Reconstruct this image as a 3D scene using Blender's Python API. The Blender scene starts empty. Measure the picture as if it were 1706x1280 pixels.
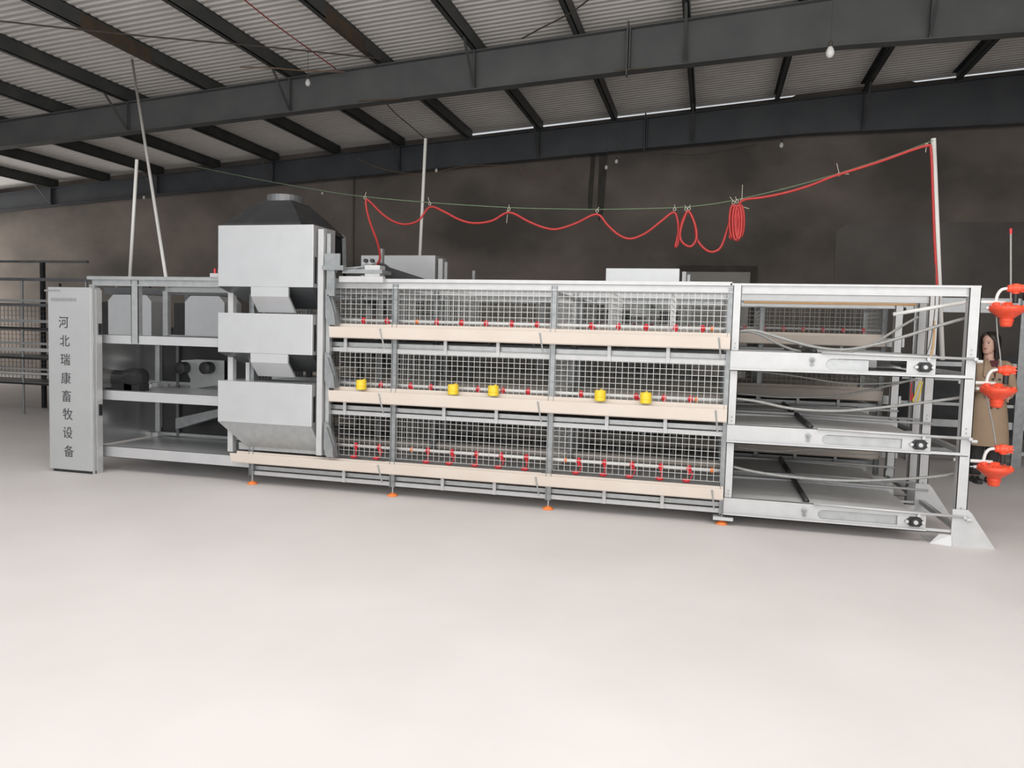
import bpy, bmesh, math, random
from mathutils import Vector, Matrix
random.seed(7)
S = bpy.context.scene
COL = S.collection
PI = math.pi

# ------------------------------------------------------------------ camera
FPX = 1266.27
CAM = Vector((4.5313, -6.9029, 1.6253))
YAW, PITCH, ROLL = -0.2518, -0.0652, 0.0274
FW = Vector((math.sin(YAW)*math.cos(PITCH), math.cos(YAW)*math.cos(PITCH), math.sin(PITCH)))
_r = Vector((math.cos(YAW), -math.sin(YAW), 0)); _u = _r.cross(FW)
RT = _r*math.cos(ROLL) + _u*math.sin(ROLL)
UP = -_r*math.sin(ROLL) + _u*math.cos(ROLL)
cd = bpy.data.cameras.new('camera'); cam = bpy.data.objects.new('camera', cd); COL.objects.link(cam)
cd.sensor_fit = 'HORIZONTAL'; cd.sensor_width = 36; cd.lens = FPX/1706*36
cd.clip_end = 200
M = Matrix((( RT.x, UP.x, -FW.x, CAM.x), (RT.y, UP.y, -FW.y, CAM.y), (RT.z, UP.z, -FW.z, CAM.z), (0,0,0,1)))
cam.matrix_world = M
S.camera = cam

# ------------------------------------------------------------------ light and exposure
S.view_settings.view_transform = 'Standard'; S.view_settings.look = 'None'
S.view_settings.gamma = 1.0; S.view_settings.exposure = 0.0
S.view_settings.use_curve_mapping = False
w = bpy.data.worlds.new('sky'); S.world = w; w.use_nodes = True
bg = w.node_tree.nodes['Background']; bg.inputs[0].default_value = (0.93, 0.97, 1.0, 1); bg.inputs[1].default_value = 0.65
def area(name, loc, rot, sx, sy, power, color=(1, .985, .96)):
    l = bpy.data.lights.new(name, 'AREA'); l.shape = 'RECTANGLE'; l.size = sx; l.size_y = sy
    l.energy = power; l.color = color
    o = bpy.data.objects.new(name, l); o.location = loc; o.rotation_euler = rot; COL.objects.link(o)
    return o
area('open_hall_front_daylight', (5.5, -10.6, 3.2), (math.radians(88), 0, math.radians(3)), 16, 6.0, 680)
area('roof_skylight_strip', (4.5, -4.6, 6.4), (math.radians(0), 0, 0), 18, 4.0, 610)
area('left_wall_fill', (-17.8, 8.8, 2.4), (math.radians(90), 0, math.radians(-80)), 4, 4.0, 170)  # added fill lamp to brighten the left of the back wall; no door there

# ------------------------------------------------------------------ materials
def mat(name, col, rough=.5, metal=0.0, noise=None, bump=None, alpha=None, trans=0, emit=None, spec=None, stretch=None):
    m = bpy.data.materials.new(name); m.use_nodes = True
    nt = m.node_tree; b = nt.nodes['Principled BSDF']
    b.inputs['Base Color'].default_value = (*col, 1); b.inputs['Roughness'].default_value = rough
    b.inputs['Metallic'].default_value = metal
    if spec is not None: b.inputs['Specular IOR Level'].default_value = spec
    if trans: b.inputs['Transmission Weight'].default_value = trans
    if alpha is not None: b.inputs['Alpha'].default_value = alpha
    if emit: b.inputs['Emission Color'].default_value = (*emit[0], 1); b.inputs['Emission Strength'].default_value = emit[1]
    tc = nt.nodes.new('ShaderNodeTexCoord')
    vec = tc.outputs['Object']
    if stretch:
        mp = nt.nodes.new('ShaderNodeMapping'); mp.inputs['Scale'].default_value = stretch
        nt.links.new(vec, mp.inputs['Vector']); vec = mp.outputs['Vector']
    if noise:
        sc, col2, lo, hi = noise
        n = nt.nodes.new('ShaderNodeTexNoise'); n.inputs['Scale'].default_value = sc; n.inputs['Detail'].default_value = 6
        r = nt.nodes.new('ShaderNodeValToRGB')
        r.color_ramp.elements[0].position = lo; r.color_ramp.elements[0].color = (*col, 1)
        r.color_ramp.elements[1].position = hi; r.color_ramp.elements[1].color = (*col2, 1)
        nt.links.new(vec, n.inputs['Vector']); nt.links.new(n.outputs['Fac'], r.inputs['Fac'])
        nt.links.new(r.outputs['Color'], b.inputs['Base Color'])
    if bump:
        sc, st = bump
        n2 = nt.nodes.new('ShaderNodeTexNoise'); n2.inputs['Scale'].default_value = sc; n2.inputs['Detail'].default_value = 5
        bp = nt.nodes.new('ShaderNodeBump'); bp.inputs['Strength'].default_value = st; bp.inputs['Distance'].default_value = .02
        nt.links.new(vec, n2.inputs['Vector']); nt.links.new(n2.outputs['Fac'], bp.inputs['Height'])
        nt.links.new(bp.outputs['Normal'], b.inputs['Normal'])
    return m
MT = dict(
    floor=mat('floor_screed', (.645, .61, .602), .55, 0, (.9, (.70, .675, .667), .3, .75), (3, .05), spec=.3),
    roof=mat('roof_sheet', (.82, .785, .745), .6, 0, (1.2, (.88, .85, .815), .3, .7)),
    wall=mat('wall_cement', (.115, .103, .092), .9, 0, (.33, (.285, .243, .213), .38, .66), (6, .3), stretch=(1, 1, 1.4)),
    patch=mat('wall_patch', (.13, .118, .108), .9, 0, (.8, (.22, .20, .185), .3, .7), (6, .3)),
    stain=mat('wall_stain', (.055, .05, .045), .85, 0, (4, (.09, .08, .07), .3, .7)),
    beam=mat('rafter_paint', (.115, .122, .122), .5, 0, (1.6, (.15, .156, .152), .35, .7)),
    beam2=mat('rafter_paint_blue_dimmed', (.075, .082, .092), .5, 0, (1.6, (.10, .107, .115), .35, .7)),  # bluer rafter paint, also darkened to carry the weaker light on the far beam
    purlin=mat('purlin_paint', (.062, .068, .068), .55, 0, (2.5, (.10, .10, .092), .4, .75)),
    rust=mat('rust', (.15, .095, .06), .8, 0, (5, (.085, .075, .06), .3, .7)),
    galv=mat('galvanised_steel', (.40, .415, .42), .38, .45, (14, (.48, .495, .50), .3, .7)),
    galvd=mat('galvanised_post', (.27, .285, .295), .4, .55, (14, (.36, .375, .38), .3, .7)),
    bright=mat('bright_galvanised_steel', (.52, .525, .53), .36, .2, (10, (.575, .58, .585), .3, .7)),
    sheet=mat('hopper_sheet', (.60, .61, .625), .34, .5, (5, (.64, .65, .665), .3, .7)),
    funnel=mat('shaded_funnel_sheet', (.13, .138, .145), .35, .7, (5, (.17, .178, .185), .3, .7)),  # galvanised sheet with the shade under the hopper boxes put into its colour
    cab=mat('cabinet_sheet', (.50, .515, .52), .42, .4, (3, (.54, .555, .56), .3, .7)),
    mirror=mat('polished_sheet', (.60, .60, .60), .2, .8, (2, (.66, .66, .66), .3, .7)),
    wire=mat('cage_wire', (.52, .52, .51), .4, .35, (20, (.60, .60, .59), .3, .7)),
    dwire=mat('shaded_cage_wire', (.27, .28, .27), .5, .4, (20, (.34, .34, .33), .3, .7)),  # same wire as cage_wire, darkened for the dim light deeper in the rows
    trough=mat('cream_plastic', (.68, .60, .53), .5, 0, (3, (.72, .645, .575), .3, .7)),
    slat=mat('plastic_slat_floor', (.36, .36, .36), .5, 0, (12, (.46, .46, .45), .3, .7)),
    belt=mat('white_belt', (.58, .58, .57), .45, 0, (2.5, (.66, .66, .65), .3, .7)),
    white=mat('white_pvc', (.82, .82, .80), .35, 0, (8, (.86, .86, .84), .3, .7)),
    red=mat('red_plastic', (.72, .03, .045), .35, 0, (20, (.78, .05, .06), .3, .7)),
    hose=mat('red_hose', (.50, .04, .035), .4, 0, (10, (.42, .03, .03), .3, .7)),
    coral=mat('coral_plastic', (.92, .085, .04), .32, 0, (12, (.96, .12, .05), .3, .7)),
    orange=mat('orange_plastic', (.95, .27, .06), .45, 0, (20, (.9, .22, .05), .3, .7)),
    yellow=mat('yellow_plastic', (.90, .66, .05), .4, 0, (20, (.86, .60, .03), .3, .7)),
    black=mat('black_rubber', (.018, .018, .02), .45, 0, (6, (.03, .03, .032), .3, .7)),
    dark=mat('dark_iron', (.025, .026, .028), .5, .2, (6, (.04, .04, .043), .3, .7)),
    grey=mat('grey_iron', (.14, .145, .155), .45, .4, (6, (.19, .195, .2), .3, .7)),
    conduit=mat('grey_conduit', (.30, .30, .29), .45, .1, (30, (.38, .38, .37), .3, .7)),
    pole=mat('pole_pvc', (.70, .69, .66), .4, 0, (3, (.76, .75, .72), .3, .7)),
    cord=mat('green_cord', (.13, .20, .12), .8, 0, (20, (.17, .25, .15), .3, .7)),
    twine=mat('tie_twine', (.62, .58, .45), .8, 0, (20, (.5, .48, .4), .3, .7)),
    cable=mat('dark_cable', (.06, .05, .045), .6, 0, (20, (.1, .08, .07), .3, .7)),
    browncable=mat('brown_cable', (.30, .19, .12), .6, 0, (20, (.2, .13, .09), .3, .7)),
    bulb=mat('bulb_glass', (.88, .88, .86), .2, 0, (3, (.92, .92, .9), .3, .7)),
    timber=mat('timber', (.62, .36, .16), .6, 0, (4, (.72, .48, .26), .3, .7), stretch=(1, 8, 8)),
    ink=mat('letter_ink', (.055, .058, .06), .5, 0, (5, (.07, .07, .075), .3, .7)),
    fade=mat('faded_ink', (.26, .27, .275), .5, 0, (5, (.30, .31, .315), .3, .7)),
    skin=mat('skin', (.66, .40, .31), .5, 0, (8, (.70, .44, .35), .3, .7)),
    lip=mat('lips', (.45, .12, .11), .5, 0, (8, (.5, .15, .14), .3, .7)),
    hair=mat('hair', (.016, .012, .011), .4, 0, (30, (.03, .022, .02), .3, .7)),
    coat=mat('coat_cloth', (.38, .27, .185), .85, 0, (6, (.42, .305, .21), .3, .7)),
    cloth=mat('dark_cloth', (.03, .028, .03), .8, 0, (8, (.05, .045, .045), .3, .7)),
    shirt=mat('maroon_cloth', (.09, .02, .025), .8, 0, (8, (.12, .03, .03), .3, .7)),
    doorp=mat('door_panel', (.36, .345, .32), .6, 0, (2, (.42, .40, .375), .3, .7)),
)

# ------------------------------------------------------------------ mesh helpers
def U(px, py, y):
    """a point of the place, found on the vertical plane at depth y (photo read in 1706x1280)"""
    d = FW + RT*((px-853)/FPX) - UP*((py-640)/FPX)
    return CAM + d*((y-CAM.y)/d.y)
def rgd(pts): return [Vector(p) for p in pts]
class MB:
    def __init__(s): s.v = []; s.f = []
    def add(s, v, f):
        n = len(s.v); s.v += [Vector(a) for a in v]; s.f += [tuple(i+n for i in q) for q in f]; return s
    def box(s, x0, x1, y0, y1, z0, z1):
        if x0 > x1: x0, x1 = x1, x0
        if y0 > y1: y0, y1 = y1, y0
        if z0 > z1: z0, z1 = z1, z0
        return s.add([(x0,y0,z0),(x1,y0,z0),(x1,y1,z0),(x0,y1,z0),(x0,y0,z1),(x1,y0,z1),(x1,y1,z1),(x0,y1,z1)],
              [(0,3,2,1),(4,5,6,7),(0,1,5,4),(1,2,6,5),(2,3,7,6),(3,0,4,7)])
    def hexa(s, b, t):
        return s.add(list(b)+list(t), [(0,3,2,1),(4,5,6,7),(0,1,5,4),(1,2,6,5),(2,3,7,6),(3,0,4,7)])
    def bar(s, p, q, w, h=None, n=4):
        """straight bar p-q; n=4 square w x h, else round radius w"""
        p = Vector(p); q = Vector(q); d = (q-p)
        if d.length < 1e-6: return s
        d.normalize()
        a = Vector((0,0,1)) if abs(d.z) < .9 else Vector((1,0,0))
        e1 = d.cross(a).normalized(); e2 = e1.cross(d).normalized()
        if n == 4:
            h = h or w; offs = [(-w/2,-h/2),(w/2,-h/2),(w/2,h/2),(-w/2,h/2)]
        else:
            offs = [(w*math.cos(2*PI*i/n), w*math.sin(2*PI*i/n)) for i in range(n)]
        v = [p+e1*a_+e2*b_ for a_,b_ in offs] + [q+e1*a_+e2*b_ for a_,b_ in offs]
        f = [(i,(i+1)%n,n+(i+1)%n,n+i) for i in range(n)] + [tuple(range(n-1,-1,-1)), tuple(range(n,2*n))]
        return s.add(v, f)
    def tube(s, pts, r, n=8, sub=1, closed=False):
        pts = rgd(pts)
        if sub > 1: pts = crom(pts, sub, closed)
        m = len(pts); v = []; f = []; e1 = None
        for i, p in enumerate(pts):
            if closed: d = pts[(i+1)%m]-pts[i-1]
            else: d = pts[min(i+1,m-1)]-pts[max(i-1,0)]
            if d.length < 1e-9: d = Vector((1,0,0))
            d.normalize()
            if e1 is None:
                a = Vector((0,0,1)) if abs(d.z) < .9 else Vector((1,0,0)); e1 = d.cross(a).normalized()
            else:
                e1 = (e1 - d*e1.dot(d)); e1 = e1.normalized() if e1.length > 1e-6 else d.orthogonal().normalized()
            e2 = d.cross(e1)
            rr = r(i/(m-1)) if callable(r) else r
            for k in range(n):
                t = 2*PI*k/n; v.append(p+e1*(rr*math.cos(t))+e2*(rr*math.sin(t)))
        for i in range(m if closed else m-1):
            j = (i+1) % m
            for k in range(n):
                f.append((i*n+k, i*n+(k+1)%n, j*n+(k+1)%n, j*n+k))
        if not closed: f += [tuple(range(n-1,-1,-1)), tuple((m-1)*n+k for k in range(n))]
        return s.add(v, f)
    def lathe(s, c, prof, axis='z', n=16):
        """prof = [(r, h)] along axis through c"""
        c = Vector(c); v = []; f = []
        for r, h in prof:
            for k in range(n):
                t = 2*PI*k/n; a, b = r*math.cos(t), r*math.sin(t)
                v.append(c + (Vector((a,b,h)) if axis == 'z' else Vector((a,h,b)) if axis == 'y' else Vector((h,a,b))))
        m = len(prof)
        for i in range(m-1):
            for k in range(n): f.append((i*n+k, i*n+(k+1)%n, (i+1)*n+(k+1)%n, (i+1)*n+k))
        f += [tuple(range(n)), tuple((m-1)*n+k for k in range(n-1,-1,-1))]
        return s.add(v, f)
    def prism(s, poly, a, b, axis='y'):
        """polygon (u,w) extruded from a to b along axis; y: (x,z)  x: (y,z)  z: (x,y)"""
        g = {'y': lambda u,w,t:(u,t,w), 'x': lambda u,w,t:(t,u,w), 'z': lambda u,w,t:(u,w,t)}[axis]
        n = len(poly); v = [g(u,w_,a) for u,w_ in poly]+[g(u,w_,b) for u,w_ in poly]
        f = [(i,(i+1)%n,n+(i+1)%n,n+i) for i in range(n)]+[tuple(range(n-1,-1,-1)), tuple(range(n,2*n))]
        return s.add(v, f)
    def loft(s, rings, cap=True):
        n = len(rings[0]); v = [p for r in rings for p in r]; f = []
        for i in range(len(rings)-1):
            for k in range(n): f.append((i*n+k, i*n+(k+1)%n, (i+1)*n+(k+1)%n, (i+1)*n+k))
        if cap: f += [tuple(range(n-1,-1,-1)), tuple((len(rings)-1)*n+k for k in range(n))]
        return s.add(v, f)
    def build(s, name, m, parent=None, smooth=False, bevel=0):
        me = bpy.data.meshes.new(name)
        o_ = OFF.get(parent.name, Vector()) if parent else Vector()
        me.from_pydata([v-o_ for v in s.v], [], s.f)
        bm = bmesh.new(); bm.from_mesh(me); bmesh.ops.recalc_face_normals(bm, faces=bm.faces); bm.to_mesh(me); bm.free()
        me.materials.append(MT[m])
        if smooth:
            for p in me.polygons: p.use_smooth = True
        o = bpy.data.objects.new(name, me); COL.objects.link(o)
        if parent: o.parent = parent; OFF[o.name] = o_.copy()
        if bevel:
            b = o.modifiers.new('bevel', 'BEVEL'); b.width = bevel; b.segments = 2; b.limit_method = 'ANGLE'
        return o
def crom(pts, sub, closed=False):
    out = []; m = len(pts)
    for i in range(m if closed else m-1):
        if closed: p0,p1,p2,p3 = pts[i-1],pts[i],pts[(i+1)%m],pts[(i+2)%m]
        else: p0,p1,p2,p3 = pts[max(i-1,0)],pts[i],pts[i+1],pts[min(i+2,m-1)]
        for k in range(sub):
            t = k/sub
            out.append(.5*((2*p1)+(p2-p0)*t+(2*p0-5*p1+4*p2-p3)*t*t+(3*p1-p0-3*p2+p3)*t**3))
    if not closed: out.append(pts[-1])
    return out
OFF = {}
def tag(o, label=None, cat=None, group=None, kind=None):
    if label: o['label'] = label
    if cat: o['category'] = cat
    if group: o['group'] = group
    if kind: o['kind'] = kind
    return o
def thing(name, loc, label, cat, group=None):
    o = bpy.data.objects.new(name, None); COL.objects.link(o); o.location = loc; o.empty_display_size = .1
    OFF[o.name] = Vector(loc)
    return tag(o, label, cat, group)
def copy_tree(o, parent=None, loc=None):
    c = o.copy(); COL.objects.link(c)
    if parent: c.parent = parent
    if loc is not None: c.location = loc
    for ch in list(o.children): copy_tree(ch, c)
    return c
def one(mb, name, m, label, cat, group=None, smooth=False, bevel=0):
    return tag(mb.build(name, m, None, smooth, bevel), label, cat, group)

# ================================================================== SETTING
tag(MB().box(-19, 15, -10.8, 11.9, -.2, 0).build('floor', 'floor'), kind='structure')
def roofz(x): return 6.46 + .0735*x           # underside of purlins = top of the rafters
def corrugated():
    m = MB(); y = -10.8; ys = []; st = .15/6
    n = int((11.62+10.8)/st)
    x0, x1 = -19, 15
    for i in range(n+1):
        yy = -10.8+i*st; ph = (i % 6)
        h = [0, 0, .026, .032, .026, 0][ph]
        ys.append((yy, h))
    v = []; f = []
    for yy, h in ys:
        v += [(x0, yy, roofz(x0)+.25+h), (x1, yy, roofz(x1)+.25+h)]
    for i in range(n): f.append((2*i, 2*i+1, 2*i+3, 2*i+2))
    m.add(v, f)
    # upper skin
    m.hexa([(x0,-10.8,roofz(x0)+.30),(x1,-10.8,roofz(x1)+.30),(x1,11.62,roofz(x1)+.30),(x0,11.62,roofz(x0)+.30)],
           [(x0,-10.8,roofz(x0)+.34),(x1,-10.8,roofz(x1)+.34),(x1,11.62,roofz(x1)+.34),(x0,11.62,roofz(x0)+.34)])
    return m
tag(corrugated().build('ceiling', 'roof'), kind='structure')
def wallpoly(x0, x1, y0, y1):
    tops = [(15, .25), (13.5, .25), (13.4, .19), (8.6, .20), (8.5, .25), (6.2, .24), (6.1, .20), (-1.6, .185), (-1.7, .25), (-19, .25)]
    return MB().prism([(x0, 0), (x1, 0)]+[(x, roofz(x)+h) for x, h in tops], y0, y1, 'y')
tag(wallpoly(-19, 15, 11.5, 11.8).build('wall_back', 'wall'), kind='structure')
tag(MB().box(-19.2, -19, -10.8, 11.9, 0, 5.2).build('wall_left', 'wall'), kind='structure')
tag(MB().box(15, 15.2, -10.8, 11.9, 0, 7.7).build('wall_right', 'wall'), kind='structure')
# plaster patch and damp streaks on the back wall
pp = [(7.18, 3.0), (7.16, 4.1), (7.35, 4.27), (9.6, 4.3), (14.5, 4.25), (14.5, .4), (7.3, .4)]
tag(MB().prism(pp, 11.47, 11.5, 'y').build('trim_1', 'patch'), kind='structure')
m = MB(); m.prism([(1.56,5.0),(1.62,6.3),(1.72,6.35),(1.69,5.5),(1.66,4.7),(1.58,4.7)], 11.48, 11.5, 'y')
m.prism([(1.80,4.7),(1.80,6.4),(2.0,6.4),(1.98,5.4),(1.94,4.6),(1.84,4.4)], 11.48, 11.5, 'y')
tag(m.build('trim_2', 'stain'), kind='structure')
tag(MB().box(-4.62,-4.57,11.44,11.5,0,6.0).build('trim_3', 'patch'), kind='structure')
# door high in the back wall
d = tag(MB().box(3.92, 5.38, 11.42, 11.5, 0, 3.2).build('door_1', 'doorp'), kind='structure')
m = MB(); m.box(3.78,3.92,11.38,11.5,0,3.34); m.box(5.38,5.52,11.38,11.5,0,3.34); m.box(3.92,5.38,11.38,11.5,3.2,3.34)
tag(m.build('door_frame', 'stain', d), 'dark door frame')

# ------------------------------------------------------------------ rafters and purlins
bot = [(-18.98, 4.58), (-15.5, 4.83), (-9.9, 5.21), (-4.0, 5.56), (-1.8, 5.70), (3.0, 6.0), (6.3, 6.19), (9.0, 6.22), (14.98, 6.3)]
def zbot(x):
    for (a, za), (b, zb) in zip(bot, bot[1:]):
        if a <= x <= b: return za+(zb-za)*(x-a)/(b-a)
    return bot[-1][1]
PX = [4.0+1.78*k for k in range(-10, 6)]
def rafter(y, label, splice, bm_='beam'):
    t = thing('steel_rafter', (0, y, zbot(0)), label, 'roof beam', 'painted steel rafters under the roof')
    web = MB(); low = MB(); top = MB()
    for (a, za), (b, zb) in zip(bot, bot[1:]):
        web.hexa([(a,y-.006,za),(b,y-.006,zb),(b,y+.006,zb),(a,y+.006,za)], [(a,y-.006,roofz(a)-.01),(b,y-.006,roofz(b)-.01),(b,y+.006,roofz(b)-.01),(a,y+.006,roofz(a)-.01)])
        low.hexa([(a,y-.11,za-.012),(b,y-.11,zb-.012),(b,y+.11,zb-.012),(a,y+.11,za-.012)], [(a,y-.11,za+.004),(b,y-.11,zb+.004),(b,y+.11,zb+.004),(a,y+.11,za+.004)])
    a, b = -18.98, 14.98
    top.hexa([(a,y-.11,roofz(a)-.014),(b,y-.11,roofz(b)-.014),(b,y+.11,roofz(b)-.014),(a,y+.11,roofz(a)-.014)],
             [(a,y-.11,roofz(a)),(b,y-.11,roofz(b)),(b,y+.11,roofz(b)),(a,y+.11,roofz(a))])
    web.build('web', bm_, t); low.build('lower_flange', bm_, t); top.build('upper_flange', bm_, t)
    for x in splice:
        MB().box(x-.012, x+.012, y-.13, y-.006, zbot(x)-.09, roofz(x)+.10).build('splice_plate', bm_, t)
        MB().box(x+.03, x+.05, y-.13, y-.006, zbot(x), roofz(x)+.02).build('splice_plate', bm_, t)
    for x in PX[::2]:
        MB().box(x-.04, x-.025, y-.105, y-.006, zbot(x)+.004, roofz(x)-.014).build('stiffener', bm_, t)
        MB().bar((x-.03, y-.72, roofz(x)+.04), (x-.03, y-.08, zbot(x)+.02), .045, .01).build('flange_brace', 'purlin', t)
    return t
ra = rafter(6.0, 'nearer dark grey steel roof beam crossing above the machine, with a splice plate', [3.03])
# rust streaks near the splice
m = MB(); m.box(2.85, 3.35, 5.875, 5.889, zbot(3.0)-.008, zbot(3.0)+.012); m.box(-1.75,-.9,5.875,5.889,zbot(-1.3)-.012,zbot(-1.3)+.01)
tag(m.build('rust_patch', 'rust', ra), 'rusty stretch of flange edge')
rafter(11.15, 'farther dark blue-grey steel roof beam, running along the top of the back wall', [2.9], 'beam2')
ordn = ['eighth', 'seventh', 'sixth', 'fifth', 'fourth', 'third', 'second', 'first']
for k, x in enumerate(PX):
    z = roofz(x)
    m = MB()
    m.box(x-.008, x+.008, -10.8, 11.3, z, z+.25); m.box(x-.09, x+.008, -10.8, 11.3, z, z+.012); m.box(x-.09, x+.008, -10.8, 11.3, z+.238, z+.25)
    m.box(x-.09, x-.08, -10.8, 11.3, z, z+.03)
    side = 'passing over the left end cabinet side' if x < -4 else ''
    i = k-10
    if i < 0: lab = 'dark steel roof purlin leaning left, %s to the left of the upright-looking one' % ['', 'first', 'second', 'third', 'fourth', 'fifth', 'sixth', 'seventh', 'eighth', 'ninth', 'tenth'][-i]
    elif i == 0: lab = 'dark steel roof purlin that looks upright, above the right end of the wire cages'
    else: lab = 'dark steel roof purlin leaning right, %s to the right of the upright-looking one' % ['', 'first', 'second', 'third', 'fourth', 'fifth'][i]
    one(m, 'roof_purlin', 'purlin', lab, 'purlin', 'dark purlins under the roof sheets')
def rust_on(k_, y0_, y1_):
    o = bpy.data.objects['roof_purlin' if k_ == 0 else 'roof_purlin.%03d' % k_]
    x = PX[k_]; z = roofz(x)
    m = MB(); m.box(x-.06, x+.009, y0_, y1_, z-.002, z); m.box(x+.008, x+.010, y0_, y1_-.2, z, z+.2)
    tag(m.build('rust_patch', 'rust', o), 'rusty brown stretch')
rust_on(5, 2.9, 4.6)
rust_on(7, 3.9, 5.5)
# ================================================================== CAGE ROWS
P = 1.5686
def yz(z0):   # value measured on the face plane, moved to the trough front
    return z0
TIER = [dict(t0=.235, t1=.335, m0=.375, m1=.80), dict(t0=.915, t1=1.03, m0=1.06, m1=1.455), dict(t0=1.545, t1=1.655, m0=1.68, m1=2.035)]
def wire_panel(x0, x1, y, z0, z1, pitch=.056, hp=.05, r=.0042):
    m = MB(); n = max(1, round((x1-x0)/pitch))
    for i in range(n+1):
        x = x0+(x1-x0)*i/n; m.box(x-r/2, x+r/2, y-r/2, y+r/2, z0, z1)
    k = max(1, round((z1-z0)/hp))
    for i in range(k+1):
        z = z0+(z1-z0)*i/k; m.box(x0, x1, y-r/2-.004, y+r/2-.004, z-r/2, z+r/2)
    return m
def wire_side(x, y0, y1, z0, z1, pitch=.06, r=.0036):
    m = MB(); n = max(1, round((y1-y0)/pitch))
    for i in range(n+1):
        y = y0+(y1-y0)*i/n; m.box(x-r/2, x+r/2, y-r/2, y+r/2, z0, z1)
    k = max(1, round((z1-z0)/.05))
    for i in range(k+1):
        z = z0+(z1-z0)*i/k; m.box(x-r/2, x+r/2, y0, y1, z-r/2, z+r/2)
    return m
def channel_post(x, y, z0, z1, w=.052, dep=.04):
    m = MB(); m.box(x-w/2, x+w/2, y, y+.004, z0, z1); m.box(x-w/2, x-w/2+.005, y-.018, y+dep, z0, z1); m.box(x+w/2-.005, x+w/2, y-.018, y+dep, z0, z1)
    z = z0+.05
    while z < z1-.03:
        m.box(x-.006, x+.006, y-.008, y, z, z+.012); z += .105
    return m
def trough(x0, x1, y, t0, t1, up=.035):
    """open feed trough: sloping front lip, floor, taller back"""
    w = .006
    prof = [(y-.135, t1), (y-.13, t1+.004), (y-.118, t1-.002), (y-.098, t0+.008), (y-.03, t0+.008), (y-.012, t1+up), (y-.005, t1+up), (y-.022, t0), (y-.105, t0), (y-.115, t0+.01)]
    return MB().prism(prof, x0, x1, 'x')
def cage_row(xs, y0, dep, zo, label, wm, detail, starts=None, tr_x0=None, floors='slat'):
    t = thing('cage_row', (xs[0], y0, 0), label, 'cage rack')
    y1 = y0+dep
    zt = 2.035+zo
    for k, x in enumerate(xs):
        for yy in (y0-.012, y1-.02):
            channel_post(x, yy, .09, 2.08+zo).build('post', 'galvd', t)
            f = MB(); f.bar((x, yy+.01, .02), (x, yy+.01, .12), .008, n=8); f.build('foot_screw', 'galv', t)
            tag(MB().lathe((x, yy+.01, 0), [(.052, 0), (.05, .012), (.03, .022), (.012, .032)]).build('foot_pad', 'orange', t, True), 'orange plastic foot pad')
        MB().box(x-.012, x+.012, y0, y1, 2.0+zo, 2.03+zo).build('cross_bar', 'galv', t)
    X0, X1 = xs[0], xs[-1]
    # top rails, front and back
    for yy, s in ((y0, -1), (y1, 1)):
        m = MB(); m.box(X0, X1, yy-.03, yy+.03, 2.095+zo, 2.13+zo); m.box(X0, X1, yy-.008, yy+.008, 2.04+zo, 2.095+zo); m.box(X0, X1, yy-.022, yy+.022, 2.036+zo, 2.05+zo)
        m.build('top_rail', 'bright' if detail else 'galv', t, bevel=.003 if detail else 0)
    for ti, T in enumerate(TIER):
        t0, t1, m0, m1 = [T[q]+zo for q in ('t0', 't1', 'm0', 'm1')]
        # rails under the trough
        for yy in (y0-.01, y1-.01):
            m = MB(); m.box(X0, X1, yy, yy+.03, t0-.135, t0-.095); m.build('lower_rail', 'bright' if detail else 'galv', t)
            m = MB(); m.box(X0, X1, yy+.03, yy+.05, t0-.085, t0-.045); m.box(X0, X1, yy+.02, yy+.055, t0-.05, t0-.043); m.build('middle_rail', 'galv', t)
        MB().box(X0+.01, X1-.01, y0+.06, y1-.06, t0-.075, t0-.07).build('manure_belt', 'belt' if ti == 0 else 'belt', t)
        MB().box(X0+.01, X1-.01, y0+.02, y1-.02, t0+(.072 if ti == 0 else .02), t0+(.084 if ti == 0 else .032)).build('cage_floor', floors, t)
        for k in range(len(xs)-1):
            a, b = xs[k], xs[k+1]
            if tr_x0 is not None and k == 0 and ti > 0: a_m = starts
            elif starts is not None and k == 0: a_m = starts
            else: a_m = a
            wire_panel(a_m+.03, b-.03, y0-.002, m0, m1, pitch=.056 if detail or y0 > 2 else .112, hp=.05 if detail or y0 > 2 else .12, r=.0042 if detail else .005).build('wire_front', wm, t)
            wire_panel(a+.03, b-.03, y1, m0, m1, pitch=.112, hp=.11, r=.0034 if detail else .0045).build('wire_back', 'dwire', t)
            for q in (1, 2):
                xx = a+(b-a)*q/3
                if xx > (a_m if detail else -99): MB().box(xx-.016, xx+.016, y0-.022, y0-.010, t0-.135, t1-.03).build('rail_spacer', 'bright' if detail else 'galv', t)
            ta = a if not (tr_x0 is not None and k == 0) else (tr_x0 if ti == 0 else starts)
            o = trough(ta-.02 if k == 0 else ta-.07, b-.07 if k < len(xs)-2 else b-.0, y0-.012, t0, t1-(.000 if k % 2 else .004), .008 if ti == 0 else .035).build('feed_trough', 'trough', t)
            if detail:
                MB().bar((b-.095, y0-.15, t1-.01), (b-.07, y0-.10, t0-.09), .008, n=6).build('trough_clip', 'galv', t)
            trough(a, b, 0, t0, t1).build('rear_feed_trough', 'trough', t).matrix_local = Matrix.Translation((0, y1-OFF[t.name].y, 0)) @ Matrix.Scale(-1, 4, (0, 1, 0)) @ Matrix.Translation((0, OFF[t.name].y, 0))
        for k, x in enumerate(xs):
            if k < len(xs): wire_side(x+.0, y0+.03, y1-.03, m0-.04, m1).build('partition', wm, t)
        if detail and ti == 2:
            for xx in (xs[1]+.5, xs[2]+.5, xs[2]+1.05):
                wire_side(xx, y0+.03, y1-.03, m0-.04, m1, pitch=.06).build('partition', wm, t)
    return t
XS = [0, P, 2*P, 3*P]
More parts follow.
